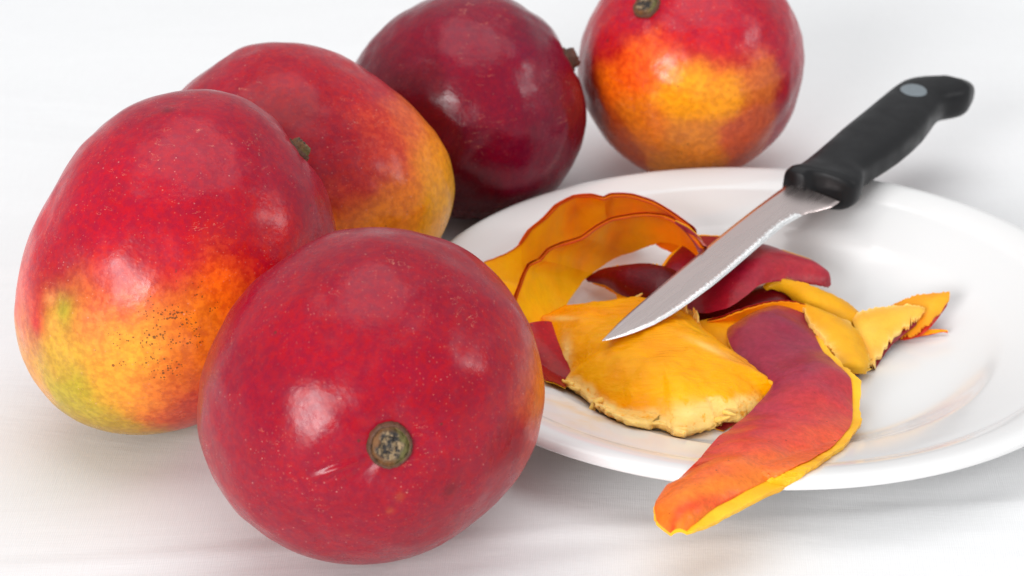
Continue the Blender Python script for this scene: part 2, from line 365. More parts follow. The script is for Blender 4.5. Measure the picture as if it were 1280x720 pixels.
def mango(key):
    q = MANGO[key]; c = np.array(q['c']); K = np.array(q['k'])
    def rad0(d): return q['r']*(1+float(np.dot(sh(*d), K)))
    def hit(px, py):
        d = ray(px, py); t = np.linalg.norm(c-CAM)-.075; best = None
        for _ in range(700):
            P = CAM+d*t; L = P-c; l = np.linalg.norm(L); g = l-rad0(L/l)
            if best is None or g < best[0]: best = (g, L/l)
            if g < 1e-5: break
            t += max(g*.6, 2e-5)
            if t > 1.6: break
        return best[1]
    dirs = np.array([hit(x, y) for x, y, *_ in q['cols']]); cl = np.array([lin(ripe(k[2:5], key)) for k in q['cols']])
    # far side: the colours go on round the fruit, mirrored through the view direction
    spk = [(hit(x, y), wd) for x, y, wd in q['specks']]
    spots = [(hit(x, y), r_, np.array(lin(c_)), k_) for (x, y, r_, c_, k_) in q.get('spots', [])]
    sd = hit(*q['stem']) if q['stem'] else np.array([-.5, .75, .3])
    sd = sd/np.linalg.norm(sd); ax = Vector(sd); rot = ax.to_track_quat('Z', 'Y').to_matrix()
    nu, nv = 220, 150
    seed = {'M1': 1., 'M2': 5., 'M3': 9., 'M4': 13., 'M5': 17.}[key]
    sang = (q.get('stemr', .006)/q['r'])
    vv = []; cc = []
    crease_dir = None
    for j in range(nv+1):
        th = math.pi*(j/nv)**1.12 if j < nv else math.pi
        for i in range(nu):
            ph = 2*math.pi*i/nu
            d = rot @ Vector((math.sin(th)*math.cos(ph), math.sin(th)*math.sin(ph), math.cos(th)))
            dn = np.array(d); r = rad0(dn)
            lump = .0010*noise.noise(d*2.6+Vector((seed, 0, 0)))+.00035*noise.noise(d*7+Vector((seed, 3, 0)))
            z_under = max(0, -d.z-.55)   # keeps the resting side on the cloth
            r += lump*(1-min(1, z_under*3))
            if q['stem']:
                r -= .0028*math.exp(-(th/(sang*1.7))**2)           # dimple at the stalk
                r -= .0005*math.exp(-((th-sang*1.9)/.14)**2)*max(0, noise.noise(Vector((math.cos(ph)*2.2, math.sin(ph)*2.2, seed))))*2
            if key == 'M2':
                # two creases running from the stalk to the lower left
                pi_ = proj(c+dn*r)-np.array([489, 560])
                for (ex, ey, wdt, h) in ((-.955, .295, 5, .0009), (-.90, .436, 4, .0008), (-.93, .365, 5, -.0006), (-.985, .17, 7, .0004), (-.80, .60, 6, .0004)):
                    s = pi_[0]*ex+pi_[1]*ey; tt = -pi_[0]*ey+pi_[1]*ex
                    if s > 0 and dn[1] < .2: r -= h*math.exp(-(tt/wdt)**2)*sm(14, 36, s)*(1-sm(60, 125, s))
            if key == 'M1':
                a1 = float(np.dot(dn, BEAK)); r -= .0016*math.exp(-(1-a1)/.006)
            vv.append(c+dn*r)
            wn = Vector((noise.noise(d*5+Vector((seed, 0, 1))), noise.noise(d*5+Vector((seed, 7, 1))), noise.noise(d*5+Vector((seed, 2, 9)))))*.07
            wn += Vector((noise.noise(d*22+Vector((seed, 0, 1))), noise.noise(d*22+Vector((seed, 7, 1))), noise.noise(d*22+Vector((seed, 2, 9)))))*.035
            dw = dn+np.array(wn); dw /= np.linalg.norm(dw)
            ws = np.exp(-75*(1-dirs@dw))+1e-14; col = (ws[:, None]*cl).sum(0)/ws.sum()
            for (sdir, srad, scol, sst) in spots:
                dq = dn+np.array(wn)*.22; dq /= np.linalg.norm(dq); a_ = math.exp(-(1-float(np.dot(sdir, dq)))/(srad*srad*.5)); col = col+(scol-col)*min(1, a_*sst)
            mk = max([math.exp(-(1-float(np.dot(s, dn)))/(wd*wd*.5)) for s, wd in spk], default=0)
            cc.append((*col, mk))
    ff = [(j*nu+i, (j+1)*nu+i, (j+1)*nu+(i+1) % nu, j*nu+(i+1) % nu) for j in range(nv) for i in range(nu)]
    t = thing('mango', q['label'], 'mango', (c[0], c[1], 0), 'whole ripe mangoes')
    o = mesh_obj('skin', vv, ff, (M_SKIN, M_SKIN_DARK)[q['mat']], t); set_col(o, 'skin', cc)
    bm = bmesh.new(); bm.from_mesh(o.data); bmesh.ops.remove_doubles(bm, verts=bm.verts, dist=1e-6); bm.to_mesh(o.data); bm.free()
    if q['stem']:
        R = q['stemr']; base = c+sd*(rad0(sd)-.0030)
        # collar, inner stalk and broken pith, as one woody stem part
        hh = {'M4': .0052, 'M1': .0045}.get(key, .0026)
        pr = [(R*1.02, -.002), (R*1.0, .0006), (R*.95, .0018), (R*.86, .0021), (R*.82, .0013), (R*.78, .0015), (R*.74, hh*.75), (R*.62, hh), (R*.50, hh*.98), (R*.42, hh*.62), (R*.30, hh*.5), (R*.20, hh*.75), (R*.1, hh*.85), (0.00001, hh*.8)]
        sv = []; pc = []; ns = 56
        for (rr, h) in pr:
            for k in range(ns):
                a = 2*math.pi*k/ns
                wob = 1+.09*noise.noise(Vector((math.cos(a)*1.3, math.sin(a)*1.3, seed+rr*80)))+.05*noise.noise(Vector((math.cos(a)*6, math.sin(a)*6, seed)))
                hz = h+.0007*noise.noise(Vector((math.cos(a)*rr*900, math.sin(a)*rr*900, seed)))*(1 if h > .001 else .3)
                p_ = rot @ Vector((math.cos(a)*rr*wob, math.sin(a)*rr*wob, hz)); sv.append(base+np.array(p_))
                sc_ = rot @ Vector((math.cos(a)*rr, math.sin(a)*rr, 0)); gx = sc_.x/R
                pit = sm(.66, .52, rr/R+.25*noise.noise(Vector((math.cos(a)*1.5, math.sin(a)*1.5, seed+2)))-.10*gx*-1)
                if rr > R*.84: kc = (.12, .045, .02)
                else:
                    g_ = sm(-.1, .5, gx) if key != 'M4' else 0
                    kc = tuple(np.array((.19, .075, .018))*(1-g_)+np.array((.13, .11, .025))*g_)
                    if key == 'M4': kc = (.11, .03, .015); pit = 0
                pc.append((*kc, pit))
        sf = [(j*ns+k, (j+1)*ns+k, (j+1)*ns+(k+1) % ns, j*ns+(k+1) % ns) for j in range(len(pr)-1) for k in range(ns)]
        so = mesh_obj('stem', sv, sf, M_STEM, t); set_col(so, 'pit', pc); recalc(so)
    return t
def _beak():
    q = MANGO['M1']; c = np.array(q['c']); K = np.array(q['k']); d = ray(68, 375); t = .8
    for _ in range(900):
        P = CAM+d*t; L = P-c; l = np.linalg.norm(L); g = l-q['r']*(1+float(np.dot(sh(*(L/l)), K)))
        if g < 1e-4: break
        t += max(g*.5, 5e-5)
    return L/l
BEAK = _beak()
for k_ in MANGO: mango(k_)

# ------------------------------------------------------------------ peels
def clear(P, off=.0022):
    """lift a point along its line of sight until it lies above the plate"""
    P = np.array(P); d = (CAM-P); d /= np.linalg.norm(d)
    for _ in range(60):
        if P[2] >= plate_z(P[0], P[1])+off: break
        P = P+d*.0008
    return P
def strip(parent, st, skin_up, bulge=.002, th=.0022, cols=None, flesh=((236, 150, 20), (240, 175, 35)), ext=0., rag=.0008, seed=0, nu=7, m=22, edge_pale=.0, lift=.0026, wav=.0005, tmin=.35, insR=0., vdir=.05, sth=.00055, ered=0., fdir=.4, tens=.35):
    """a curved strip of peel between two edge lines. st rows: (x, y, z, x, y, z[, extR px[, extL px]])"""
    rows = []
    for s in st:
        a = at(s[0], s[1], s[2]); b = at(s[3], s[4], s[5])
        eR = s[6] if len(s) > 6 else ext; eL = s[7] if len(s) > 7 else 0
        rows.append([*a, *b, eR, eL])
    nu = nu*2; rows = crs(rows, nu, tens); n = len(rows); px = 1/3600.
    A = np.array([r[:3] for r in rows]); B = np.array([r[3:6] for r in rows]); E = np.array([r[6:8] for r in rows])
    def surf(i, v, k=1.):
        a, b = A[i], B[i]; i0, i1 = max(i-1, 0), min(i+1, n-1)
        tu = (A[i1]+B[i1])-(A[i0]+B[i0]); tv = b-a; nn = np.cross(tu, tv); nn /= np.linalg.norm(nn)+1e-12
        if np.dot(nn, CAM-(a+b)/2) < 0: nn = -nn
        P = a+(b-a)*v; vb = min(1, max(0, v))
        f = 4*vb*(1-vb)*bulge*min(1, np.linalg.norm(b-a)/.012)
        f += wav*(noise.noise(Vector(P)*38+Vector((seed, 0, 0)))*2.2+noise.noise(Vector(P)*110+Vector((seed, 3, 0)))*.5)
        return clear(P+nn*f, lift), nn
    def torn(i, o):
        q = i*7/nu
        gate = sm(-.05, .35, noise.noise(Vector((q*.21, seed, o+5))))
        return rag*(.9*noise.noise(Vector((q*.33, seed, o)))+gate*(1.0*noise.noise(Vector((q*1.25, seed, o+1)))+.55*noise.noise(Vector((q*3.1, seed, o+2)))))
    eA = [torn(i, 0) for i in range(n)]; eB = [torn(i, 9) for i in range(n)]
    def build(name, lo, hi, off0, off1, material, colf):
        g0 = []; g1 = []; c0 = []
        for i in range(n):
            wdt = np.linalg.norm(B[i]-A[i])+1e-6
            for j in range(m+1):
                t = j/m; v = lo(i, wdt)+(hi(i, wdt)-lo(i, wdt))*t
                P, nn = surf(i, v)
                edge = min(t, 1-t)*wdt; iu = min(i, n-1-i)/4.
                tap = min(1, math.sqrt(max(edge, 0)/.0016+.02))*min(1, .35+iu*.4)
                g0.append(P+nn*off0); q = P+nn*(off0+(off1-off0)*(tmin+(1-tmin)*tap))
                g1.append(q); c0.append(colf(i/(n-1), t, P))
        W = m+1; ff = []
        for i in range(n-1):
            for j in range(m):
                a = i*W+j; ff.append((a, a+1, a+W+1, a+W)); ff.append((a+n*W, a+W+n*W, a+W+1+n*W, a+1+n*W))
            for j in (0, m):
                a = i*W+j; ff.append((a, a+W, a+W+n*W, a+n*W))
        for i in (0, n-1):
            for j in range(m):
                a = i*W+j; ff.append((a, a+1, a+1+n*W, a+n*W))
        o = mesh_obj(name, g0+g1, ff, material, parent); set_col(o, 'skin', c0+c0); recalc(o); o.data.set_sharp_from_angle(angle=math.radians(55)); return o
    cl = [(p, np.array(lin(c))) for p, c in (cols or [(0, (140, 12, 30)), (1, (150, 15, 35))])]
    def skc(u, v, P):
        # colour runs along the peel, with an uneven border
        u2 = u+.016*noise.noise(Vector(P)*60+Vector((seed, 0, 0)))+.02*noise.noise(Vector(P)*240+Vector((seed, 0, 0)))+vdir*(v-.5)
        u2 = min(1, max(0, u2))
        for (p0, a), (p1, b) in zip(cl, cl[1:]):
            if u2 <= p1: break
        f = sm(p0, p1, u2); return (*(a+(b-a)*f), 1)
    f0, f1 = np.array(lin(flesh[0])), np.array(lin(flesh[1]))
    def flc(u, v, P):
        k = .5+.5*noise.noise(Vector(P)*70+Vector((0, seed, 0)))+fdir*(u-.5); k = min(1, max(0, k))
        e = min(v, 1-v); cf = f0+(f1-f0)*k
        if ered: cf = cf+(np.array((.50, .035, .004))-cf)*ered*math.exp(-v/.02)
        return (*cf, edge_pale*math.exp(-e/.06))
    slo = lambda i, wd: .0+(-.2*eA[i])/wd; shi = lambda i, wd: 1+(.2*eB[i])/wd
    flo = lambda i, wd: -(E[i][1]*px+abs(eA[i]))/wd; fhi = lambda i, wd: 1+(E[i][0]*px+eB[i]*1.3*(0 if insR else 1)-insR)/wd
    if skin_up:
        build('skin', slo, shi, 0, -sth, M_PSKIN, skc)
        build('flesh', flo, fhi, -sth-.00006, -th, M_PFLESH, flc)
    else:
        build('flesh', flo, fhi, 0, -(th-sth), M_PFLESH, flc)
        build('skin', lambda i, wd: -.0002/wd-abs(eA[i])/wd*.6, lambda i, wd: 1+.0002/wd, -(th-sth)-.00006, -th, M_PSKIN, skc)
GP = 'pieces of cut mango peel on the plate'
def peel(label, st, skin_up, **kw):
    P = np.mean([at(*s[:3]) for s in st], axis=0); t = thing('mango_peel', label, 'peel', (P[0], P[1], plate_z(P[0], P[1])), GP)
    strip(t, st, skin_up, **kw); return t

RED = (150, 12, 30); DRED = (120, 5, 18); PUR = (128, 18, 48)
# the tall curl, rear turn
pA = peel('rear turn of the arched curl of peel, orange inside with a scalloped top edge', [
  (604,328,.024, 600,372,.016),(633,316,.028, 636,384,.012),(652,304,.031, 668,385,.010),(664,287,.034, 690,360,.012),(683,272,.036, 705,345,.012),(699,256,.038, 722,330,.012),
  (718,246.5,.038, 740,312,.013),(739,245,.038, 752,305,.014),(755,248.5,.037, 768,298,.015),(765,245,.0365, 776,295,.0155),(789,246,.036, 792,294,.016),(812,254,.035, 812,298,.017),(831,265,.034, 822,308,.017),(848,277,.033, 838,316,.017),(862,287,.032, 852,320,.018)],
  False, bulge=-.003, th=.0024, flesh=((255, 128, 3), (255, 186, 8)), seed=1.3, rag=.0003, tmin=.04, sth=.0003, ered=1., fdir=-1.1, cols=[(0, (222, 98, 22)), (1, (205, 50, 25))])
strip(pA, [(844,276,.037, 845,279,.036),(862,286,.035, 857,290,.033),(875,297,.032, 867,303,.030),(881,306,.0295, 872,314,.0275),(883,313,.0275, 876,321,.026)], True, bulge=.001, th=.0016,
  cols=[(0, (150, 40, 55)), (1, (155, 70, 90))], seed=2.2, nu=5, m=8, rag=.0003)
peel('front turn of the arched curl of peel, thin red edge over smooth orange flesh', [
  (638,402,.024, 688,428,.012),(648,368,.030, 700,398,.012),(655,346,.032, 713,374,.013),(662,332,.033, 727,354,.013),(675,326,.034, 742,341,.014),(687,313,.035, 755,332,.014),(701,307,.035, 765,325,.014),(727,298,.035, 778,319,.014),
  (746,284,.035, 789,316,.015),(765,275,.035, 805,309,.017),(789,271,.035, 815,306,.019),(808,269,.035, 825,303,.021),(827,271,.035, 838,303,.022),(841,278,.034, 850,308,.022),(860,293,.033, 862,318,.022),(874,310,.032, 872,326,.022)],
  False, bulge=-.0025, th=.002, flesh=((255, 128, 3), (255, 186, 8)), seed=4.1, rag=.0003, tmin=.04, sth=.0003, ered=1., fdir=-1.1, cols=[(0, (205, 70, 20)), (1, (190, 45, 20))])
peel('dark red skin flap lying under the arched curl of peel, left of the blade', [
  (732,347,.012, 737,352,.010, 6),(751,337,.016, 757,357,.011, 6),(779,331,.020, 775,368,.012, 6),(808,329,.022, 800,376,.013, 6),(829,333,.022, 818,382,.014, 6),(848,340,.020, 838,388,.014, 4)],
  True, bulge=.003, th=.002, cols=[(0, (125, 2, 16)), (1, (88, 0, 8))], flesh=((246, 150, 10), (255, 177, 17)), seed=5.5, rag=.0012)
peel('large folded dark red peel passing beneath the middle of the knife blade', [
  (822,345,.018, 828,366,.014, 0, 7),(836,324,.021, 845,376,.014, 0, 8),(855,306,.023, 862,386,.014, 0, 5),(873,294,.024, 881,391,.015, 0, 5),(909,295,.0235, 911,382,.018, 0, 4),(935,300,.0225, 934,367,.020, 0, 1),
  (962,306,.0215, 952,355,.021, 0, 1),(989,315,.020, 985,351,.0185, 0, 5),(1015,325,.017, 1012,355,.015, 0, 4),(1030,340,.0135, 1028,358,.013, 0, 1),(1038,356,.011, 1035,360,.011)],
  True, bulge=.0032, th=.0024, cols=[(0, (130, 6, 22)), (.45, (152, 18, 40)), (.8, (172, 42, 56)), (1, (160, 38, 55))], flesh=((255, 161, 13), (255, 187, 19)), seed=6.8, rag=.001, insR=.0018, tmin=.15)
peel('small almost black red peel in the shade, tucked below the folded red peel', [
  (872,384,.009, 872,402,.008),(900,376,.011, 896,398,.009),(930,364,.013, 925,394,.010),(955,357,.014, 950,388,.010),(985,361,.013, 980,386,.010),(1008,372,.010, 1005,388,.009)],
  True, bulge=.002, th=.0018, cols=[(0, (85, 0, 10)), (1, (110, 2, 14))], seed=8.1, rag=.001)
peel('narrow bent peel rim, orange with a thin red top line, behind the long hanging peel', [
  (884,402,.013, 886,412,.009),(905,397,.015, 908,408,.010),(925,390,.017, 930,404,.011),(942,384,.019, 946,402,.012),(962,379,.020, 966,402,.012),(985,378,.020, 988,402,.012),(1005,382,.0185, 1008,404,.012),(1020,391,.016, 1022,408,.011)],
  False, bulge=-.001, th=.0018, flesh=((248, 139, 13), (255, 171, 21)), seed=9.4, rag=.0009, cols=[(0, (150, 25, 20)), (1, (150, 12, 20))])
peel('small yellow flesh flap squeezed between the thick pulp slice and long hanging peel', [
  (872,402,.012, 884,432,.009),(890,398,.013, 905,440,.009),(910,396,.013, 925,452,.009),(930,396,.012, 942,462,.009)], False, bulge=.001, th=.002, flesh=((236, 161, 10), (251, 171, 13)), seed=10.2, rag=.0012)
# yellow pieces to the right
peel('smooth yellow flesh flap just right of the folded red peel, skin side down', [
  (954,355,.017, 958,358,.017),(975,351,.0195, 980,368,.014),(1003,353,.0205, 1004,388,.013),(1036,366,.0185, 1030,402,.012),(1060,378,.0155, 1054,412,.011),(1074,391,.012, 1072,412,.010),(1078,402,.010, 1078,408,.009)],
  False, bulge=.0025, th=.0032, flesh=((222, 152, 14), (234, 172, 30)), seed=11.7, rag=.0008, cols=[(0, (150, 60, 50)), (1, (190, 90, 30))])
peel('thick ragged yellow strip curving down beside the long hanging peel', [
  (1004,380,.018, 1011,381,.018),(1014,398,.018, 1036,391,.0175),(1026,414,.0175, 1062,403,.0155),(1038,429,.0165, 1078,420,.013),(1046,443,.015, 1085,440,.0105),(1050,456,.013, 1088,457,.009),(1060,467,.009, 1080,467,.008)],
  False, bulge=.003, th=.0045, flesh=((226, 154, 20), (238, 176, 40)), seed=12.4, rag=.0022, edge_pale=.5)
peel('pale yellow flesh piece with a crumbly edge at the right end of the pile', [
  (1064,397,.013, 1086,456,.008),(1078,391,.0155, 1095,450,.0085),(1095,386,.0165, 1108,432,.0105),(1112,384,.017, 1118,420,.012),(1132,382,.0175, 1134,406,.014),(1150,383,.0175, 1148,396,.0155),(1156,387,.0165, 1155,391,.016)],
  False, bulge=.002, th=.0042, flesh=((234, 164, 45), (246, 190, 80)), seed=13.9, rag=.0022, edge_pale=.6)
pT = peel('rightmost pointed peel tip, yellow inside with a thin red skin edge and a spike', [
  (1106,386,.012, 1114,418,.008),(1125,378,.0140, 1130,419,.0085),(1145,372,.0155, 1148,414,.010),(1160,369,.0165, 1162,404,.012),(1175,367,.0175, 1174,392,.0135),(1187,365,.018, 1186,378,.0155)],
  False, bulge=.0012, th=.0026, flesh=((228, 140, 25), (238, 168, 40)), seed=14.6, rag=.0012, cols=[(0, (200, 60, 30)), (1, (190, 40, 35))])
strip(pT, [(1118,414,.0085, 1114,421,.0068),(1140,412,.0088, 1138,421,.0068),(1162,411.5,.0085, 1160,418,.0070),(1176,412,.0082, 1176,415,.0074),(1185,413,.008, 1185,414,.0078)], False, bulge=.0005, th=.0016,
  flesh=((255, 129, 13), (255, 161, 17)), seed=15.1, nu=5, m=6, rag=.0004, cols=[(0, (215, 60, 45)), (1, (210, 70, 45))], lift=.0012)
# red piece beside the front mango
peel('dark red skin piece wedged between the front mango and the thick pulp slice', [
  (655,405,.022, 690,401,.020),(655,428,.018, 701,434,.016),(662,452,.013, 714,466,.012),(682,474,.010, 706,483,.009)], True, bulge=.0012, th=.0018, cols=[(0, (178, 1, 8)), (1, (140, 1, 8))], seed=16.3, rag=.0006)
# the long hanging peel
peel('long broad peel hanging over the front rim of the plate, purple red fading to orange', [
  (934,394,.0135, 1012,393,.0135, 2),(911,408,.0140, 1016,406,.0150, 6),(909,421,.0145, 1019,418,.0160, 9),(918,441,.0145, 1030,440,.0160, 9),(942,461,.0145, 1047,461,.0155, 8),(966,480,.0150, 1063,480,.0145, 13),
  (955,497,.0160, 1066,502,.0135, 9),(930,520,.0180, 1066,520,.0135, 13),(906,540,.0200, 1061,536,.0145, 11),(889,556,.0215, 1042,556,.0165, 12),(870,576,.0235, 1003,576,.0195, 18),(853,593,.0245, 970,594,.0220, 21),
  (833,607,.0255, 936,611,.0240, 24),(819,628,.0255, 898,631,.0245, 24),(821,648,.0240, 874,652,.0235, 16),(838,666,.0220, 858,666,.0225, 6)],
  True, bulge=.0042, th=.0034, nu=9, m=34, seed=18.2, rag=.0008, vdir=.17, cols=[(0, (180, 98, 50)), (.035, (168, 80, 55)), (.075, (148, 46, 66)), (.16, (146, 40, 64)), (.30, (152, 44, 68)), (.40, (178, 50, 64)), (.52, (204, 60, 60)), (.64, (224, 82, 54)), (.76, (238, 108, 48)), (.87, (242, 122, 40)), (.95, (232, 85, 38)), (1, (240, 120, 35))],
  flesh=((250, 172, 22), (254, 200, 48)), edge_pale=.1, wav=.0015)

# ------------------------------------------------------------------ thick slice of pulp
def pulp():
    out = [(676,397,.016),(696,386,.018),(714,381,.019),(732,378,.019),(752,376,.019),(773,374,.019),(796,371,.019),(815,376,.018),(836,384,.017),(857,390,.016),(870,397,.0155),(879,410,.015),(893,421,.0145),(907,432,.014),(934,452,.0135),(955,468,.0135),(969,480,.013),
           (958,493,.0105),(948,505,.0095),(932,518,.0085),(914,523,.0085),(902,527,.008),(889,532,.008),(868,539,.0075),(845,538,.0075),(829,530,.008),(804,529,.008),(779,524,.0085),(764,516,.009),(751,509,.0095),(740,502,.010),(718,485,.0105),(706,477,.011),(712,462,.012),(702,445,.014),(695,425,.0155),(684,408,.016)]
    P = [at(*p) for p in out]; P = crs(P+[P[0]], 10)[:-1]; n = len(P); P = np.array(P)
    cxy = at(822, 448, .0205); nr = 46
    vv = []; cc = []
    c_or, c_yl, c_dp = np.array((1.0, .34, .0002)), np.array((1.0, .43, .0002)), np.array((1.0, .29, .0002))
    for j in range(nr+1):
        t = j/nr
        for i in range(n):
            e = P[i].copy(); a = i/n
            rg = .0012*noise.noise(Vector((i*.09, 2, 0)))+.0007*noise.noise(Vector((i*.27, 5, 0)))+.0004*noise.noise(Vector((i*.6, 9, 0)))*sm(0, .3, noise.noise(Vector((i*.07, 1, 4))))
            d = e-cxy; d[2] = 0; L = np.linalg.norm(d); e = e+d/L*rg*t**14
            p = cxy+(e-cxy)*t
            hz = cxy[2]+.0035; prof = (1-t**3.4)
            z = e[2]*(1-prof)+hz*prof if True else 0
            # rounded shoulder at the rim of the slice
            s = Vector((p[0], p[1], 0))
            z += prof**.3*(.0024*noise.noise(s*45)+.0008*noise.noise(Vector((s.x*70+s.y*40, s.y*110-s.x*80, 4)))+.0005*noise.noise(s*260))
            p[2] = z; p = clear(p, .003)
            vv.append(p)
            q = proj(p); k = .5+.5*noise.noise(s*50+Vector((9, 0, 0)))
            col = c_or+(c_yl-c_or)*k; col = col+(c_dp-col)*sm(.2, .6, noise.noise(s*35+Vector((0, 4, 0))))
            # the stringy cut along the front edge is pale
            low = sm(.46, .50, a)*(1-sm(.86, .90, a))                      # the front run of the outline
            bw = .045+.035*noise.noise(Vector((i*.11, 0, 3)))+.10*math.exp(-((q[0]-885)/40)**2)
            fr = .75*low*sm(1-bw-.05, 1-bw+.01, t+.03*noise.noise(s*300))
            fr = max(fr, .95*math.exp(-((q[0]-862)/30)**2-((q[1]-518)/15)**2), .9*math.exp(-((q[0]-905)/26)**2-((q[1]-512)/8)**2), .75*math.exp(-((q[0]-708)/7)**2-((q[1]-445)/26)**2), .5*math.exp(-((q[0]-700)/22)**2-((q[1]-398)/3)**2), .45*math.exp(-((q[0]-885)/26)**2-((q[1]-434-(q[0]-885)*.45)/4)**2))
            col = col+(np.array((1., .50, .001))-col)*.8*math.exp(-((q[0]-845)/45)**2-((q[1]-490)/18)**2)
            cc.append((*col, min(1, fr)))
    base = len(vv)
    for j in range(1, 6):      # cut side and underside
        t = j/5
        for i in range(n):
            e = vv[nr*n+i]; d = e-cxy; d[2] = 0; L = np.linalg.norm(d)
            ins = .0022*t**2+.0012*noise.noise(Vector((i*.3, j*.9, 1))); p = e-d/L*ins; zz = plate_z(p[0], p[1])+.0005
            p = p.copy(); p[2] = e[2]+(zz-e[2])*t; vv.append(p); c0 = cc[nr*n+i]; cc.append((*c0[:3], max(c0[3], .7*(1-t))))
    ff = [(j*n+i, (j+1)*n+i, (j+1)*n+(i+1) % n, j*n+(i+1) % n) for j in range(nr+5) for i in range(n)]
    ff.append(tuple(range((nr+5)*n, (nr+6)*n)))
    t = thing('mango_slice', 'thick bright orange slice of mango pulp with pale stringy front edge, under the knife tip', 'mango slice', (cxy[0], cxy[1], .005))
    o = mesh_obj('pulp', vv, ff, M_SLAB, t); set_col(o, 'skin', cc)
    bm = bmesh.new(); bm.from_mesh(o.data); bmesh.ops.remove_doubles(bm, verts=bm.verts, dist=1e-6); bmesh.ops.recalc_face_normals(bm, faces=bm.faces); bm.to_mesh(o.data); bm.free()
    # loose fibres
    def fibre(pts, r0, r1, col=(244, 190, 80)):
        c = crs([at(*p) for p in pts], 6); v = []; m = 8
        for i, p in enumerate(c):
            tt = (c[min(i+1, len(c)-1)]-c[max(i-1, 0)]); tt /= np.linalg.norm(tt)
            a = np.cross(tt, [0.3, .2, 1]); a /= np.linalg.norm(a); b = np.cross(tt, a); r = r0+(r1-r0)*i/(len(c)-1)
            r *= 1+.3*noise.noise(Vector((i*.8, pts[0][0], 0)))
            for k in range(m): v.append(p+a*r*math.cos(2*math.pi*k/m)+b*r*math.sin(2*math.pi*k/m))
        f = [(i*m+k, i*m+(k+1) % m, (i+1)*m+(k+1) % m, (i+1)*m+k) for i in range(len(c)-1) for k in range(m)]+[tuple(range(m)), tuple(range((len(c)-1)*m, len(c)*m))]
        o = mesh_obj('fibre', v, f, M_SLAB, t); set_col(o, 'skin', [(*lin(col), .4)]*len(v)); recalc(o)
    fibre([(752,500,.0125),(744,503,.013),(740,509,.012),(736,516,.010),(733,523,.008)], .0012, .0006)
    fibre([(741,506,.0125),(742,512,.011),(743,518,.0095),(745,524,.008)], .0009, .0005)
    fibre([(716,482,.0125),(711,479,.0130),(706,478,.0125),(703,475,.0125)], .0012, .0004)
    fibre([(725,487,.012),(716,485,.0125),(709,482,.012)], .0009, .0003)
    fibre([(868,400,.016),(868,391,.018),(867,385,.021)], .0009, .0003, (238, 170, 60))
    fibre([(872,404,.016),(872,395,.018),(870,388,.0195)], .0007, .0003, (238, 170, 60))
    fibre([(858,393,.0165),(857,386,.0185),(858,381,.0195)], .0009, .0003, (244, 165, 30))
    fibre([(790,376,.018),(797,371,.020),(803,367,.021)], .0010, .0003, (238, 175, 60))
    fibre([(895,525,.0095),(905,523,.011),(913,521,.0115)], .0012, .0004)
    fibre([(905,515,.0115),(913,517,.012),(921,519,.0115)], .0010, .0003)
    # skin left on the underside, showing at the lower right
    k = [(880,533,.0065, 905,538,.0050),(900,524,.0070, 915,532,.0055),(920,515,.0075, 935,524,.0060),(945,505,.008, 952,514,.0065)]
    strip(t, k, True, bulge=.0005, th=.0012, cols=[(0, (110, 5, 15)), (1, (125, 8, 18))], seed=21.1, rag=.0004, lift=.0008, m=6)
pulp()

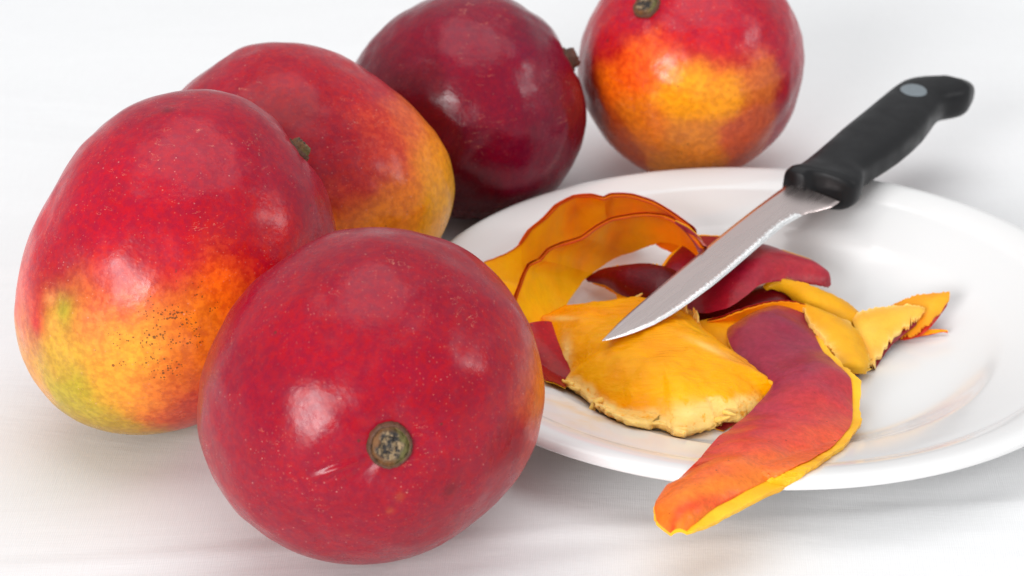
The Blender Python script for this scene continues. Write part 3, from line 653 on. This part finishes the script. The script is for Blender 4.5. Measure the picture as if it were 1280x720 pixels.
# ------------------------------------------------------------------ knife
def knife():
    tip = at(753, 426, .0268); far = at(1168, 118, .0352)
    ax = far-tip; ax /= np.linalg.norm(ax)
    hz = np.cross(ax, [0, 0, 1]); hz /= np.linalg.norm(hz)             # towards the cutting edge
    tl = math.radians(6); wv = hz*math.cos(tl)+np.cross(hz, ax)*0; up = np.cross(hz, ax); up = up if up[2] > 0 else -up
    wv = hz*math.cos(tl)-up*math.sin(tl); nn = np.cross(ax, wv); nn = nn if nn[2] > 0 else -nn; nn /= np.linalg.norm(nn)
    def loc(px, py):
        d = ray(px, py); k = np.dot(tip-CAM, nn)/np.dot(d, nn); P = CAM+d*k-tip; return np.dot(P, ax), np.dot(P, wv)
    def W(s, t, h): return tip+ax*s+wv*t+nn*h
    T = thing('knife', 'serrated steel knife with black handle lying across the plate rim, tip on the pulp', 'knife', tuple(tip))
    spine = [loc(*p) for p in [(753,425.5),(759,419.5),(772,406.5),(790,390),(815,368.5),(840,347),(865,326),(890,305),(915,284.5),(940,265),(962,248.5),(979,236),(1000,220)]]
    edge = [loc(*p) for p in [(753,426.5),(765,424),(780,420),(795,415),(818,405.5),(840,393),(865,376),(890,357.5),(915,337),(940,315.5),(960,298.5),(980,282),(1007,267),(1020,264.5),(1040,259),(1058,246)]]
    smax = loc(1008, 237)[0]
    def itp(L, s):
        L = sorted(L)
        for (a, x), (b, y) in zip(L, L[1:]):
            if a <= s <= b: return x+(y-x)*(s-a)/(b-a)
        return L[-1][1] if s > L[-1][0] else L[0][1]
    n = 260; m = 12; vv = []; uv = []
    seS = loc(1003, 270)[0]
    prof = lambda f: (.00062*(1-f)**.55+.00008)         # half thickness, spine to edge
    S_ = [smax*((i/n)**1.15) for i in range(n+1)]
    for sgn in (1, -1):
        for s in S_:
            a, b = itp(spine, s), itp(edge, s)
            for j in range(m+1):
                f = j/m; f2 = min(f/.95, 1.)
                t = a+(b-a)*f; h = prof(f)*sgn*min(1, .25+s/.02)
                vv.append(W(s, t, h)); uv.append((s, t))
    Wd = m+1; off = (n+1)*Wd; ff = []
    for i in range(n):
        for j in range(m):
            a = i*Wd+j; ff.append((a, a+Wd, a+Wd+1, a+1)); ff.append((a+off, a+1+off, a+Wd+1+off, a+Wd+off))
        for j in (0, m):
            a = i*Wd+j; ff.append((a, a+Wd, a+Wd+off, a+off))
    for j in range(m): ff.append((j, j+1, j+1+off, j+off))
    o = mesh_obj('blade', vv, ff, steel('brushed_steel', .27, (.78, .67, .645)), T)
    ul = o.data.uv_layers.new(name='UVMap')
    for l in o.data.loops: ul.data[l.index].uv = uv[l.vertex_index]
    recalc(o)
    # serration: a hollow ground band of fine teeth along the edge
    vv = []; uv = []; ns = 900; s0, s1 = loc(756, 425)[0], seS
    mm = 6; rnd = random.Random(3); 
    for i in range(ns+1):
        s = s0+(s1-s0)*i/ns; a, b = itp(spine, s), itp(edge, s); wdt = (.0019+.0012*(s/seS))*min(1, .25+s/.018)
        wdt = min(wdt, (b-a)*.6)
        ph = s/.00085; tooth = abs(math.sin(ph*math.pi)); big = .5+.5*noise.noise(Vector((ph*.9, 0, 0)))+.35*math.sin(s/.0058*2*math.pi)
        inn = wdt*(.78+.42*noise.noise(Vector((ph*.9, 3, 0)))+.25*noise.noise(Vector((ph*2.3, 7, 0)))+.25*tooth)
        for j in range(mm+1):
            f = j/mm; t = b-inn*(1-f)+(.00028*tooth if j == mm else 0)
            fl = 1-(b-t)/max(b-a, 1e-5); h0 = prof(min(max(fl, 0), 1))*min(1, .25+s/.02)
            h = h0+.00004+.00013*math.sin(f*math.pi)*(.3+.7*tooth)
            if j == 0: h = h0-.00003
            vv.append(W(s, t, h)); uv.append((s, t))
    for i in range(ns+1):   # closed below
        s = s0+(s1-s0)*i/ns; b = itp(edge, s)
        vv.append(W(s, b-.0004, -.0001)); uv.append((s, b))
    Wd = mm+1; o0 = (ns+1)*Wd; ff = [(i*Wd+j, (i+1)*Wd+j, (i+1)*Wd+j+1, i*Wd+j+1) for i in range(ns) for j in range(mm)]
    ff += [(i*Wd+mm, (i+1)*Wd+mm, o0+i+1, o0+i) for i in range(ns)]
    o = mesh_obj('serrated_edge', vv, ff, steel('ground_steel_edge', .25, (.98, .98, .98)), T, smooth=False)
    ul = o.data.uv_layers.new(name='UVMap')
    for l in o.data.loops: ul.data[l.index].uv = uv[l.vertex_index]
    # handle: sections across the axis, their width solved so that they fill the outline
    outl = [(977,236),(977,222),(981,213),(1000,205),(1020,191),(1045,169.5),(1065,152),(1085,136),(1105,119.5),(1122,105.5),(1135,97),(1150,93),(1168,95),(1185,98.5),(1200,103),(1209,110),(1213.5,120),(1213,130),(1208,140),(1200,147),(1190,150.5),(1180,151.5),(1170,153.5),(1162,160),(1155,170),(1145,183),(1132,196),(1115,210),(1098,221.5),(1085,229.5),(1074,237),(1067,243),(1067,252),(1061,261),(1052,266),(1043,265),(1039,259)]
    p0 = proj(tip); e = proj(tip+ax*.25)-p0; e /= np.linalg.norm(e); pe = np.array([-e[1], e[0]])
    OL = [((np.array(p)-p0) @ e, (np.array(p)-p0) @ pe) for p in outl]
    def qr(u):
        h = []
        for (a, x), (b, y) in zip(OL, OL[1:]+OL[:1]):
            if (a-u)*(b-u) <= 0 and abs(a-b) > 1e-9: h.append(x+(y-x)*(u-a)/(b-a))
        return (min(h), max(h)) if len(h) > 1 else None
    umin, umax = min(a for a, _ in OL), max(a for a, _ in OL)
    sec = 44
    def sect(s, c, wd, th, ex):
        out = []
        for k in range(sec):
            a = 2*math.pi*k/sec; ca, sa = math.cos(a), math.sin(a)
            x = abs(ca)**ex*(1 if ca > 0 else -1); y = abs(sa)**ex*(1 if sa > 0 else -1)
            out.append(W(s, c+x*wd, y*th))
        return out
    # axial position of the front face and the butt
    sA = 0
    for i in range(400):
        s = i*.001
        if (proj(W(s, .002, 0))-p0) @ e > umin+24: sA = s; break
    sB = .30
    for i in range(400):
        s = i*.001
        if (proj(W(s, 0, 0))-p0) @ e > umax-3: sB = s; break
    st = []
    NS = 90
    for i in range(NS+1):
        f = i/NS; s = sA+(sB-sA)*f
        th = .0082
        if f < .10: th = .0086-.0012*sm(.05, .10, f)
        th = .0074+.0012*(1-sm(.03, .12, f))+.0008*sm(.2, .6, f)
        if f < .012: th *= .88+.12*f/.012
        ex = .62+.1*f; th0 = th
        c, wd = 0.005, .011
        u = min(max((proj(W(s, c, 0))-p0) @ e, umin+26), umax-1.5)
        R = qr(u)
        for it in range(30):
            pts = sect(s, c, wd, th, ex); qq = [(proj(x)-p0) @ pe for x in pts]; a, b = min(qq), max(qq)
            k = 2.35
            if a is not None:
                dw = ((R[1]-R[0])-(b-a))/2; dc = ((R[1]+R[0])-(a+b))/2
                wd = max(.0012, wd+dw/3240/.72*.7); c += dc/3240/.72*.7
            if f > .6: th = min(th0, max(.002, wd*.95))
            u = min(max((proj(W(s, c, 0))-p0) @ e, umin+20), umax-1.0); R = qr(u)
        st.append((s, c, wd, th, ex))
    # smooth the solved values a little
    A_ = np.array(st)
    while A_[-1, 2] < .0055: A_ = A_[:-1]
    NS = len(A_)-1; sB = A_[-1, 0]
    B_ = A_.copy()
    for _ in range(2):
        B_[1:-1, 1:3] = .25*B_[:-2, 1:3]+.5*B_[1:-1, 1:3]+.25*B_[2:, 1:3]
    vv = []
    for r in B_: vv += sect(*r)
    ff = [(i*sec+k, i*sec+(k+1) % sec, (i+1)*sec+(k+1) % sec, (i+1)*sec+k) for i in range(NS) for k in range(sec)]
    # rounded caps
    for (r, sg) in ((B_[0], -1), (B_[-1], 1)):
        prev = 0 if sg < 0 else NS*sec; ds = .0010 if sg < 0 else .0042
        for kk in range(1, 4):
            q = kk/3; b0 = len(vv); sc = math.sqrt(max(0.0001, 1-(q*.97)**2)) if sg > 0 else 1-.10*q
            vv += sect(r[0]+sg*ds*q, r[1], r[2]*sc, r[3]*sc, r[4])
            ff += [(prev+k, prev+(k+1) % sec, b0+(k+1) % sec, b0+k) for k in range(sec)]; prev = b0
        ff.append(tuple(range(prev, prev+sec)))
    o = mesh_obj('handle', vv, ff, plastic(), T); recalc(o)
    print('knife solved', sA, sB, B_[::15].round(4).tolist())
    # inset grey disc near the butt
    best = None
    for i in range(400):
        for j in range(-20, 21):
            s = sA+(sB-sA)*i/400; r = [np.interp(s, B_[:, 0], B_[:, k]) for k in range(1, 4)]
            P = W(s, r[0]+j*.0005, r[2]+.0003); dd = np.linalg.norm(proj(P)-np.array([1142, 112]))
            if best is None or dd < best[0]: best = (dd, s, r[0]+j*.0005, r)
    _, s, t, r = best; R = .0056; ring = []; m = 40
    def topz(ss, tt):
        q = [np.interp(ss, B_[:, 0], B_[:, k]) for k in range(1, 5)]
        x = min(.999, abs(tt-q[0])/q[1]); 
        return q[2]*max(0, (1-x**(2/q[3])))**(q[3]/2)
    vv = []; ff = []
    rr_ = [(1.0, -.0012), (1.0, .00022), (.93, .00034), (.6, .0003), (.3, .0003), (0.001, .0003)]
    for (q, h) in rr_:
        for k in range(m):
            a = 2*math.pi*k/m; ss, tt = s+R*q*math.cos(a), t+R*q*math.sin(a)
            vv.append(W(ss, tt, topz(ss, tt)+h))
    ff = [(j*m+k, j*m+(k+1) % m, (j+1)*m+(k+1) % m, (j+1)*m+k) for j in range(len(rr_)-1) for k in range(m)]
    o = mesh_obj('disc', vv, ff, plain('grey_disc', (.17, .20, .22), .35), T); recalc(o); o['label'] = 'round grey disc let into the black handle'
knife()
